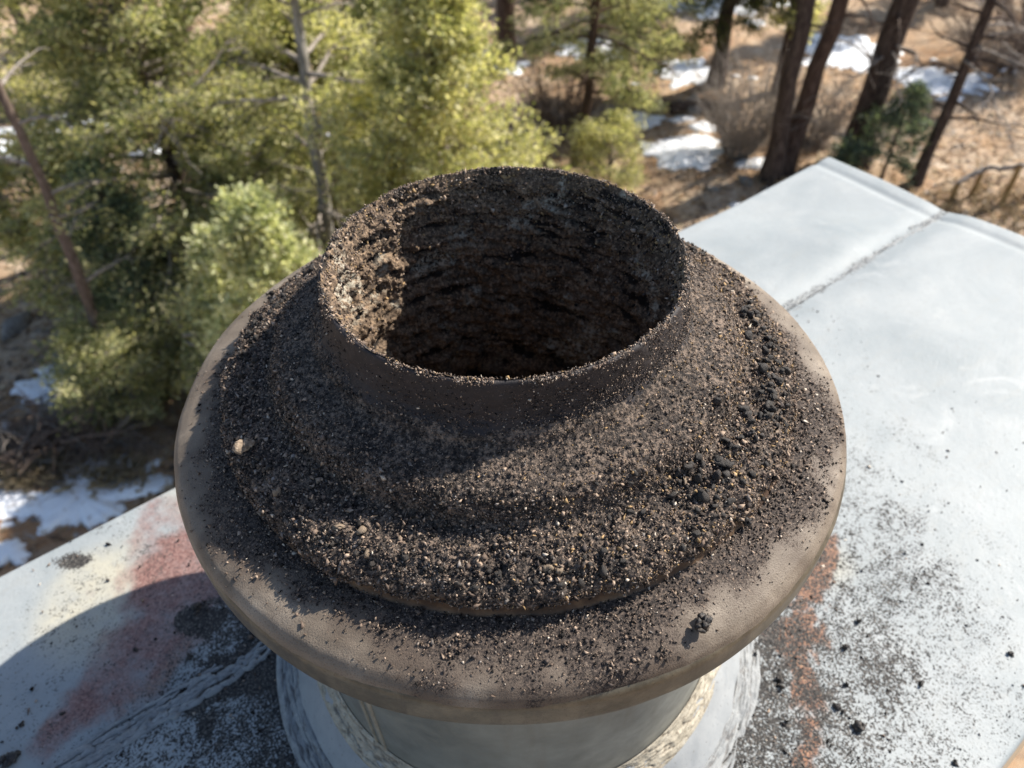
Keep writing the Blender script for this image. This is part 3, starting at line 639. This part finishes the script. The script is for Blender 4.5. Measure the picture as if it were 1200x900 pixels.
sc_v, sc_f, k0 = [], [], 0
for (cx_, cy_, rx, ry, n_) in [(3.5, 15, 1.1, .8, 6), (4.7, 19.5, 1.2, .8, 5), (-7.3, 7.8, .5, .4, 7), (-6, 5.5, 1.2, .3, 9), (9.2, 20.8, 1.3, 1.0, 5), (10.9, 19, 1.0, .8, 4), (-7, 17.8, 3, 2, 22), (-11.8, 16.8, 2.5, 1.6, 12), (-2, 20.5, 1.8, 1.2, 4), (6, 25.5, 3, 1.5, 8)]:
    for _ in range(n_):
        x0, y0 = cx_+rng.normal()*rx, cy_+rng.normal()*ry; r_ = .08+.22*rng.random()**2*(1 if y0 < 9 else 1.8); th = np.linspace(0, 2*PI, 18, endpoint=False)
        R_ = r_*(1+.45*fbm(np.stack([np.cos(th)*2, np.sin(th)*2, 0*th+x0*7], -1), 3, 5))
        x = x0+np.outer(R_*np.cos(th)*1.4, [0.02, .5, .85, 1]).ravel(); y = y0+np.outer(R_*np.sin(th), [0.02, .5, .85, 1]).ravel()
        z = gz(x, y)+.05*fbm(np.stack([x*1.7, y*1.7, 0*x], -1), 3, 91)+np.tile([.05, .045, .02, -.03], 18)
        sc_v.append(np.stack([x, y, z], -1)); sc_f.append(grid_faces(18, 4, True)+k0); k0 += 72
tag(mk('snow_scraps', np.vstack(sc_v), np.vstack(sc_f), M['snow'], None, True), 'little scraps of melting snow strewn round the larger patches', 'snow', kind='stuff')
# litter: needles, twigs, cones as one carpet
n = 52000; x = -12+rng.random(n)*25; y = 3.5+rng.random(n)*17; a = rng.random(n)*2*PI; L = .03+.13*rng.random(n)**2; wd = .006+.035*rng.random(n)**2
z = gz(x, y)+.05*fbm(np.stack([x*1.7, y*1.7, 0*x], -1), 3, 91)+.012
dx, dy = np.cos(a), np.sin(a); tl = rng.normal(size=n)*.25
V = np.stack([np.stack([x-dx*L, y-dy*L, z-tl*L], -1), np.stack([x-dy*wd, y+dx*wd, z+.012], -1), np.stack([x+dx*L, y+dy*L, z+tl*L], -1), np.stack([x+dy*wd, y-dx*wd, z+.004], -1)], 1).reshape(-1, 3)
tag(mk('leaf_litter', V, np.arange(n*4).reshape(-1, 4), M['grain'], None, False, None, np.repeat(palette(n, [(.14, .085, .05), (.36, .22, .11), (.50, .38, .24), (.06, .05, .045), (.28, .24, .21)], [.2, .32, .3, .06, .12]), 4, axis=0)), 'dry needles, bark chips and cones strewn over the yard', 'leaf litter', kind='stuff')
def grass(x0, y0, sx, sy, n, label, h=.28, seed=0):
    x = x0+rng.normal(size=n)*sx; y = y0+rng.normal(size=n)*sy; a = rng.random(n)*2*PI; ln = h*(.4+.8*rng.random(n)); lean = .3+.9*rng.random(n); wd = .006
    z = gz(x, y)+.0; dx, dy = np.cos(a), np.sin(a)
    tip = np.stack([x+dx*ln*lean, y+dy*ln*lean, z+ln*.8], -1); mid = np.stack([x+dx*ln*lean*.35, y+dy*ln*lean*.35, z+ln*.5], -1)
    V = np.stack([np.stack([x-dy*wd, y+dx*wd, z], -1), np.stack([x+dy*wd, y-dx*wd, z], -1), mid+np.stack([dy*wd, -dx*wd, 0*dx], -1), tip, mid-np.stack([dy*wd, -dx*wd, 0*dx], -1)], 1).reshape(-1, 3)
    return tag(mk('dry_grass', V, np.arange(n*5).reshape(-1, 5), M['straw']), label, 'dry grass', kind='stuff')
grass(-6.75, 6.1, .28, .16, 500, 'straw-coloured dry grass tuft in front of the brush pile')
grass(-5.6, 6.0, .25, .14, 240, 'sparse dry grass at the right end of the brush pile')
grass(9.0, 12.6, 1.2, .6, 900, 'dry golden grass round the foot of the rail fence', .22)
grass(6.4, 13.6, .8, .5, 500, 'dry grass behind the far corner of the cap', .22)

# ------------------------------------------------------------------ trees
def unit(v): return v/(np.linalg.norm(v)+1e-9)
def wander(p0, d, L, n, bend=.12, grav=0.0):
    P = [np.array(p0, float)]; d = unit(np.array(d, float))
    for _ in range(n):
        d = unit(d+rng.normal(size=3)*bend+np.array([0, 0, grav])); P.append(P[-1]+d*L/n)
    return np.array(P)
def leaves(cen, axis, nrm, spread, L, wd):
    """rhombic leaf tufts round centres, pointing roughly along the twig"""
    n = len(cen); P = cen+rng.normal(size=(n, 3))*spread
    d = axis+rng.normal(size=(n, 3))*.75; d /= np.linalg.norm(d, axis=1)[:, None]
    s = np.cross(d, nrm+rng.normal(size=(n, 3))*.38); s /= np.linalg.norm(s, axis=1)[:, None]+1e-9
    l = (L*(.6+.8*rng.random(n)))[:, None]; w_ = (wd*(.6+.8*rng.random(n)))[:, None]
    V = np.stack([P-d*l*.5, P+s*w_*.5, P+d*l*.5, P-s*w_*.5], 1).reshape(-1, 3)
    return V, np.arange(n*4).reshape(-1, 4)
def make_tree(name, label, cat, x, y, h, r0, bark, leaf, crown_r, z0=.1, nbr=70, ntw=13, nlf=40, rise=.25, droop=-.03, shape='cone', leafL=.075, leafW=.03, spread=.07, lean=(0, 0), group=None, dead=0, bare_below=0, keep=None, sub=True):
    t = tag(empty(name, (x, y, g1(x, y)-.05)), label, cat, group)
    n = 14; zs = np.linspace(0, h, n); tr = np.stack([lean[0]*zs+.02*h*np.sin(zs*.5)*rng.normal()*.3, lean[1]*zs+0*zs, zs], -1)
    tr[1:, :2] += rng.normal(size=(n-1, 2))*r0*.12
    rad = r0*(1-.85*zs/h)**.8; rad[0] *= 1.35
    fine = np.linspace(0, h, 40); trf = np.stack([np.interp(fine, zs, tr[:, i]) for i in range(3)], -1); rf = np.interp(fine, zs, rad)
    V, F = tube(trf, rf, 12); V[:, :2] += (fbm(np.stack([V[:, 0]*9, V[:, 1]*9, V[:, 2]*2.5], -1), 3, 300)*r0*.10)[:, None]
    mk('trunk', V, F, bark, t, True)
    br = MB(); cen, ax, nm = [], [], []
    for k in range(nbr):
        f = (k+rng.random())/nbr; hz = h*(z0+(.99-z0)*f); q = (hz/h-z0)/(1-z0)
        if shape == 'cone': Lb = crown_r*(1-q)**.75*(.55+.45*min(1, q*6))
        elif shape == 'round': Lb = crown_r*math.sqrt(max(.03, 1-(2*q-.85)**2/1.35))
        else: Lb = crown_r*(.75+.25*math.sin(q*9))*(1-q**3)
        Lb *= .65+.5*rng.random(); az = k*2.39996+rng.normal()*.5
        if keep is not None and not keep(hz, az): continue
        p0 = np.array([np.interp(hz, zs, tr[:, i]) for i in range(3)])
        P = wander(p0, (math.cos(az), math.sin(az), rise+.5*q*rise), Lb, 7, .13, droop); m_ = len(P)
        rb = max(.008, min(r0*.33, .035*Lb+.006)); br.tube(P, np.linspace(rb, .004, m_), 5)
        isdead = hz < bare_below or rng.random() < dead
        for j in range(ntw):
            s = .22+.78*(j+rng.random())/ntw; i0 = min(int(s*(m_-1)), m_-2); pp = P[i0]+(P[i0+1]-P[i0])*(s*(m_-1)-i0)
            dd = unit(P[i0+1]-P[i0]); sd_ = unit(np.cross(dd, [0, 0, 1]))*(1 if j % 2 else -1)
            Lt = (.34*Lb*(1.15-s)+.16)*(.6+.7*rng.random())
            Q = wander(pp, dd*.8+sd_*.75+np.array([0, 0, .22*rng.normal()]), Lt, 3, .2, droop*1.5)
            br.tube(Q, np.linspace(.009, .003, 4), 3)
            if isdead: continue
            nl = int(nlf*(.45+Lt)); u = rng.random(nl)**.7*3; ii = np.minimum(u.astype(int), 2)
            cen.append(Q[ii]+(Q[ii+1]-Q[ii])*(u-ii)[:, None]); tn = unit(rng.normal(size=3)+np.array([0, 0, .5])); nm.append(np.repeat(tn[None], nl, 0)); ax.append(np.repeat(unit(Q[-1]-Q[0])[None], nl, 0)+np.array([0, 0, .25]))
    if br.V: br.build('branches', M['dead'] if name in ('juniper_tree', 'dead_tree') else bark, t, True)['kind'] = 'stuff'
    if cen:
        V, F = leaves(np.vstack(cen), np.vstack(ax), np.vstack(nm), spread, leafL, leafW); mk('crown', V, F, leaf, t)
    return t
MK = make_tree
# left thicket
MK('juniper_tree', 'pale silver-green juniper whose rounded top stands nearest the plate at left', 'tree', -2.65, 5.9, 4.35, .07, M['bark_grey'], M['leaf_pale'], 1.25, .12, 70, 13, 52, .55, -.01, 'cone', .075, .036, .055)
MK('juniper_tree', 'second silver-green juniper, shorter, leaning out left of the pale one', 'tree', -3.35, 6.5, 3.6, .06, M['bark_grey'], M['leaf_pale'], 1.0, .12, 50, 12, 50, .5, -.01, 'cone', .075, .036, .055)
MK('juniper_tree', 'low bushy green juniper behind the snow bank left of the pipe', 'tree', -3.7, 7.4, 2.3, .08, M['bark'], M['leaf_mid'], 1.25, .04, 70, 13, 40, .35, -.01, 'round', .07, .03, .07, dead=.12)
MK('spruce_tree', 'dark blue-green young spruce beside the leaning bare trunk', 'tree', -5.7, 8.6, 3.3, .08, M['bark_dark'], M['leaf_blue'], 1.25, .08, 55, 12, 36, .2, -.03, 'cone', .07, .025, .06)
MK('juniper_tree', 'tall broad juniper with yellow-green foliage filling the upper left', 'tree', -5.4, 10.2, 6.6, .15, M['bark_dark'], M['leaf_mid'], 3.0, .20, 130, 15, 44, .25, -.02, 'col', .085, .036, .09, dead=.12)
MK('juniper_tree', 'tall tree with sunlit pale grey trunk and bare white limbs', 'tree', -3.0, 9.0, 7.2, .12, M['bark_grey'], M['leaf_yel'], 1.6, .44, 46, 13, 44, .35, -.02, 'col', .085, .036, .09, lean=(.069, 0), dead=.2, bare_below=1.6, keep=lambda h_, a_: h_ > 5.2 or abs((a_+1.9+PI) % (2*PI)-PI) > 1.0)
MK('juniper_tree', 'bright yellow-green juniper directly behind the flue mouth', 'tree', -.95, 8.3, 5.7, .11, M['bark'], M['leaf_yel'], 2.25, .05, 110, 14, 46, .4, -.01, 'cone', .075, .034, .08, dead=.06)
MK('juniper_tree', 'yellow-green juniper reaching in at the far left of the thicket', 'tree', -8.4, 11.4, 6.5, .13, M['bark_dark'], M['leaf_yel'], 2.2, .25, 60, 13, 34, .25, -.02, 'col', .085, .036, .09, dead=.1)
MK('juniper_tree', 'full yellow-green juniper close behind the pale grey trunk', 'tree', -3.7, 12.2, 6.0, .12, M['bark'], M['leaf_yel'], 2.0, .06, 95, 14, 44, .35, -.01, 'col', .09, .04, .09, dead=.08)
MK('juniper_tree', 'olive green juniper filling the gap left of the brightest juniper', 'tree', -1.9, 11.2, 4.6, .10, M['bark'], M['leaf_mid'], 1.3, .06, 70, 13, 42, .35, -.01, 'col', .085, .036, .08, dead=.08)
MK('juniper_tree', 'little green juniper at the foot of the leaning trunk', 'tree', -5.75, 7.25, 1.5, .04, M['bark'], M['leaf_mid'], .95, .06, 40, 11, 40, .4, -.01, 'round', .07, .03, .06)
MK('juniper_tree', 'short juniper in the gap left of the pale grey trunk', 'tree', -4.0, 9.4, 3.0, .06, M['bark'], M['leaf_mid'], 1.3, .08, 50, 12, 40, .35, -.01, 'round', .08, .034, .07, dead=.1)
MK('juniper_tree', 'yellow-green juniper low down between the dark spruce and left edge', 'tree', -7.6, 9.9, 2.8, .06, M['bark'], M['leaf_yel'], 1.2, .08, 46, 12, 40, .35, -.01, 'round', .08, .034, .07, dead=.1)
MK('juniper_tree', 'mid green juniper standing behind the bright one and the grey trunk', 'tree', -2.5, 14.5, 6.4, .14, M['bark_dark'], M['leaf_mid'], 1.9, .22, 70, 13, 34, .25, -.02, 'col', .10, .042, .10, dead=.1)
MK('dead_tree', 'bare leaning purplish brown trunk at the left edge', 'tree', -6.2, 7.5, 8.0, .085, M['twig'], None, 1.1, .25, 14, 4, 0, .3, -.02, 'cone', dead=1, lean=(.106, 0))
MK('dead_tree', 'thin orange-barked trunk behind the leaning trunk at left', 'tree', -9.6, 11.6, 8, .075, M['bark_red'], None, .8, .5, 8, 3, 0, .3, -.02, 'cone', dead=1, lean=(.02, 0))
MK('dead_tree', 'second orange-barked trunk, nearer the left picture edge', 'tree', -10.4, 11.9, 8, .085, M['bark_red'], None, .8, .5, 8, 3, 0, .3, -.02, 'cone', dead=1)
# middle
MK('pine_tree', 'slender reddish brown trunk with loose drooping foliage behind the flue', 'tree', 1.21, 14.63, 10, .11, M['bark'], M['leaf_mid'], 1.8, .16, 75, 13, 48, .05, -.07, 'col', .10, .028, .08, dead=.2)
MK('pine_tree', 'thick brown trunk far behind the bright juniper', 'tree', -.42, 20.6, 14, .27, M['bark'], M['leaf_mid'], 2.0, .45, 30, 10, 26, .1, -.05, 'cone', .12, .04, .10, dead=.3)
MK('pine_tree', 'loose drooping green pine between the slender trunk and dark spruce', 'tree', 2.6, 18.2, 10, .10, M['bark_dark'], M['leaf_mid'], 2.0, .08, 75, 14, 60, .05, -.07, 'cone', .12, .03, .10, dead=.1)
MK('juniper_tree', 'small yellowish juniper bush right behind the flue mouth', 'tree', 1.75, 13.2, 1.5, .04, M['bark'], M['leaf_yel'], .9, .1, 30, 9, 34, .5, -.02, 'round', .075, .03, .07)
MK('spruce_tree', 'dark spruce with sunlit yellow side above the bare shrub', 'tree', 5.0, 18.6, 11, .20, M['bark_dark'], M['leaf_dark'], 2.0, .14, 80, 13, 36, .05, -.05, 'cone', .11, .04, .10)
MK('spruce_tree', 'yellow-green spruce just right of the dark one, behind the twin trunks', 'tree', 6.5, 18.2, 10, .14, M['bark_dark'], M['leaf_yel'], 1.2, .16, 55, 12, 34, .05, -.05, 'cone', .11, .04, .09)
# right: bare lower trunks
MK('pine_tree', 'left of the two close dark brown pine trunks behind the cap corner', 'tree', 5.2, 13.75, 9.5, .20, M['bark_dark'], M['leaf_mid'], 1.4, .32, 22, 8, 20, .15, -.04, 'cone', .10, .04, .09, bare_below=6.3, lean=(-.03, 0))
MK('pine_tree', 'reddish pine trunk close behind the dark one, slanting right', 'tree', 5.55, 14.1, 9.5, .20, M['bark'], M['leaf_mid'], 1.4, .32, 22, 8, 20, .15, -.04, 'cone', .10, .04, .09, bare_below=6.3, lean=(.07, 0))
MK('pine_tree', 'thickest dark pine trunk rising behind the far corner of the cap', 'tree', 7.25, 14.6, 11, .30, M['bark_dark'], M['leaf_dark'], 1.7, .22, 30, 8, 22, .1, -.04, 'cone', .10, .04, .09, bare_below=6.8)
MK('pine_tree', 'thin dark trunk with bare pale limbs on the right', 'tree', 8.2, 13.6, 11, .115, M['bark_dark'], M['leaf_mid'], 1.8, .12, 42, 8, 26, .25, -.05, 'col', .10, .035, .08, bare_below=4.5, dead=.3)
MK('spruce_tree', 'low blue-green spruce sapling at the foot of the thickest trunk', 'tree', 7.5, 13.7, 2.1, .04, M['bark_dark'], M['leaf_blue'], 1.0, .25, 26, 9, 34, .1, -.03, 'cone', .08, .03, .06)
MK('spruce_tree', 'tiny blue-green sapling between the twin trunks and the thickest one', 'tree', 6.5, 13.5, 1.1, .03, M['bark_dark'], M['leaf_blue'], .7, .2, 16, 7, 26, .1, -.03, 'cone', .08, .03, .06)
# dead pale limbs
def limbs(x, y, z, az0, az1, n, L, label, sag=-.03):
    t = tag(empty('dead_branch', (x, y, g1(x, y)+z)), label, 'branch')
    for k in range(n):
        az = math.radians(az0+(az1-az0)*k/max(1, n-1)+rng.normal()*8); mb = MB()
        P = wander((0, 0, .12*k-.05), (math.cos(az), math.sin(az), .25*rng.normal()+.1), L*(.6+.6*rng.random()), 12, .13, sag); mb.tube(P, np.linspace(.028, .005, 13), 6)
        for j in range(9):
            i0 = 2+rng.integers(10); Q = wander(P[i0], P[i0]-P[i0-1]+rng.normal(size=3)*.12, L*.3*(.5+rng.random()), 6, .2, sag); mb.tube(Q, np.linspace(.011, .003, 7), 4)
        mb.build('limb', M['dead'], t, True)
    return t
limbs(8.2, 13.6, 2.6, -70, 60, 8, 2.4, 'spray of bare bleached limbs on the thin right trunk')
limbs(7.2, 14.5, 2.1, 150, 300, 5, 1.6, 'crooked pale dead limbs hanging on the thickest trunk')
limbs(-2.9, 8.9, 1.9, 120, 330, 6, 1.8, 'bare white limbs low on the pale grey trunk')
limbs(-5.0, 9.6, 3.2, -60, 20, 3, 2.0, 'long bleached limb crossing the upper left foliage')
limbs(-4.4, 6.9, 1.7, -40, 60, 3, 1.3, 'forked pale limb sticking out left of the plate')
# bare shrubs
def shrub(x, y, h, r, n, label, mat):
    t = tag(empty('bare_shrub', (x, y, g1(x, y))), label, 'shrub'); mb = MB()
    for k in range(n):
        a = rng.random()*2*PI; P = wander((.25*r*math.cos(a), .25*r*math.sin(a), 0), (math.cos(a)*r/h, math.sin(a)*r/h, 1), h*(.6+.5*rng.random()), 6, .12, 0); mb.tube(P, np.linspace(.012, .003, 7), 3)
        for j in range(4):
            i0 = 1+rng.integers(5); Q = wander(P[i0], P[i0]-P[i0-1]+rng.normal(size=3)*.09, h*.35, 3, .2); mb.tube(Q, np.linspace(.006, .002, 4), 3)
    mb.build('stems', mat, t); return t
shrub(4.75, 14.8, 2.1, .9, 170, 'bare twiggy grey-mauve shrub left of the twin trunks', M['dead'])
shrub(12.5, 19.5, 2.2, 1.6, 140, 'bare purplish shrub at the top right beyond the thin trunk', M['twig'])
shrub(1.0, 16.4, 1.7, 1.0, 110, 'bare twiggy shrub beside the slender trunk', M['twig'])
shrub(14.5, 21.5, 2.6, 2.0, 140, 'large bare purplish shrub in the top right corner', M['twig'])
shrub(6.6, 15.5, 1.6, .8, 90, 'thin bare shrub behind the twin trunks', M['dead'])
# far wood behind everything
k = 0
far_lab = ['far left', 'second from left', 'third from left', 'left of centre', 'just left of the flue', 'behind the flue', 'right of the flue', 'right of centre', 'behind the snow strips', 'near the right', 'far right', 'outermost right']
far_trees = []
for i_, (x_, y_) in enumerate([(-18, 25), (-14.2, 22), (-10.5, 24), (-7.2, 21.5), (-4.6, 25), (-1.6, 26), (2.2, 27), (7.0, 25.5), (10.2, 28), (13.2, 24.5), (17, 27), (20, 23)]):
    if i_ < 3:
        o = MK('pine_tree', 'x', 'tree', x_, y_, 11+i_, .18, (M['bark'], M['bark_dark'], M['bark'])[i_], (M['leaf_mid'], M['leaf_dark'], M['leaf_yel'])[i_], 2.1, .14, 55, 11, 34, .05, -.05, 'cone', .13, .05, .11, dead=.2, group='trees of the far wood'); far_trees.append(o)
    else:
        o = copy_tree(far_trees[i_ % 3]); o.location = (x_, y_, g1(x_, y_)-.05); o.rotation_euler = (0, 0, i_*1.7); s_ = .85+.3*rng.random(); o.scale = (s_,)*3
    o['label'] = 'background conifer of the far wood, '+far_lab[i_]
# fence of logs at the right
fence = tag(empty('rail_fence', (9.3, 12.8, g1(9.3, 12.8))), 'low rustic log fence with bleached top rail beside the cap, far right', 'fence')
def fpt(x, y, z): return np.array([x-9.3, y-12.8, z])
yel = m_bark('weathered_post', (.14, .085, .035), (.32, .21, .09), (.46, .33, .17), 12)
for (x_, y_, h_) in [(8.62, 12.9, .42), (9.1, 13.05, .62), (9.5, 12.65, .9), (10.7, 13.2, .85), (12.0, 13.6, .85)]:
    V, F = tube(np.array([fpt(x_, y_, -.1), fpt(x_+.01, y_, h_*.5), fpt(x_, y_, h_)]), [.055, .05, .05], 8); mk('post', V, F, yel, fence, True)
for a_, c_ in [((8.6, 12.9, .40), (9.1, 13.0, .66)), ((9.08, 13.0, .66), (9.55, 12.68, .86)), ((9.5, 12.7, .86), (10.7, 13.25, .82)), ((10.65, 13.2, .82), (12.1, 13.6, .82))]:
    P = np.linspace(fpt(*a_), fpt(*c_), 8)+rng.normal(size=(8, 3))*.012; V, F = tube(P, .052*(1+.15*rng.normal(size=8)), 8); mk('rail', V, F, M['dead'], fence, True)
# brush pile and rocks at the left
pile = tag(empty('brush_pile', (-6.6, 6.6, g1(-6.6, 6.6))), 'heap of dead grey-brown branches beyond the left end of the cap', 'brush pile')
var = []
for s in range(7):
    mb = MB(); P = wander((-.6, 0, 0), (1, .1*rng.normal(), .1), 1.3, 10, .12); mb.tube(P, np.linspace(.02, .005, 11), 6)
    for j in range(6):
        i0 = 2+rng.integers(8); Q = wander(P[i0], P[i0]-P[i0-1]+rng.normal(size=3)*.1, .45, 5, .2); mb.tube(Q, np.linspace(.009, .003, 6), 4)
    o = mb.build('dead_stick', M['twig'], pile, True); var.append(o)
for k in range(70):
    o = var[k] if k < 7 else var[k % 7].copy()
    if k >= 7: C.objects.link(o)
    if k % 4 == 0: 
        o.material_slots[0].link = 'OBJECT'; o.material_slots[0].material = M['dead']
    o.location = (rng.normal()*.55, rng.normal()*.3, .06+abs(rng.normal())*.16); o.rotation_euler = (rng.normal()*.2, rng.normal()*.25, -.5+rng.normal()*.6); sc_ = .6+.6*rng.random(); o.scale = (sc_,)*3
tw = MB()
for k in range(650):
    P = wander((rng.normal()*.75, rng.normal()*.36, abs(rng.normal())*.16), (rng.normal(), rng.normal()*.6, rng.normal()*.25), .25+.35*rng.random(), 4, .2); tw.tube(P, np.linspace(.007, .003, 5), 3)
tag(tw.build('twigs', M['twig'], pile), kind='stuff')
rocks = [(-7.5, 8.5, .22, 'grey-brown rock above the small snow patch at left'), (-6.9, 8.3, .15, 'small rock beside the small snow patch at left'), (-8.6, 9.3, .26, 'rock at the left edge below the orange trunks'), (4.6, 13.6, .16, 'stone at the edge of the bright snow patch'), (5.0, 13.2, .14, 'stone left of the twin trunk feet'), (3.9, 13.3, .12, 'small pale stone below the bright snow patch'), (4.2, 17.2, .35, 'dark boulder between the two middle snow patches'), (9.9, 12.2, .15, 'stone by the fence foot at far right')]
for i_, (x_, y_, s_, l_) in enumerate(rocks):
    me = chunk_mesh('rock', 20+i_, .35, M['rock']); o = bpy.data.objects.new('rock', me); C.objects.link(o)
    o.location = (x_, y_, g1(x_, y_)+s_*.2); o.scale = (s_*1.2, s_, s_*.9); o.rotation_euler = (0, 0, rng.random()*6); tag(o, l_, 'rock', 'rocks in the yard')
lg = MB(); lg.tube(wander((3.6, 17.0, g1(3.6, 17)+.15), (1, .15, 0), 2.2, 8, .06), np.linspace(.14, .10, 9), 10); tag(lg.build('fallen_log', M['bark_dark'], None, True), 'dark fallen log between the two middle snow patches', 'log')
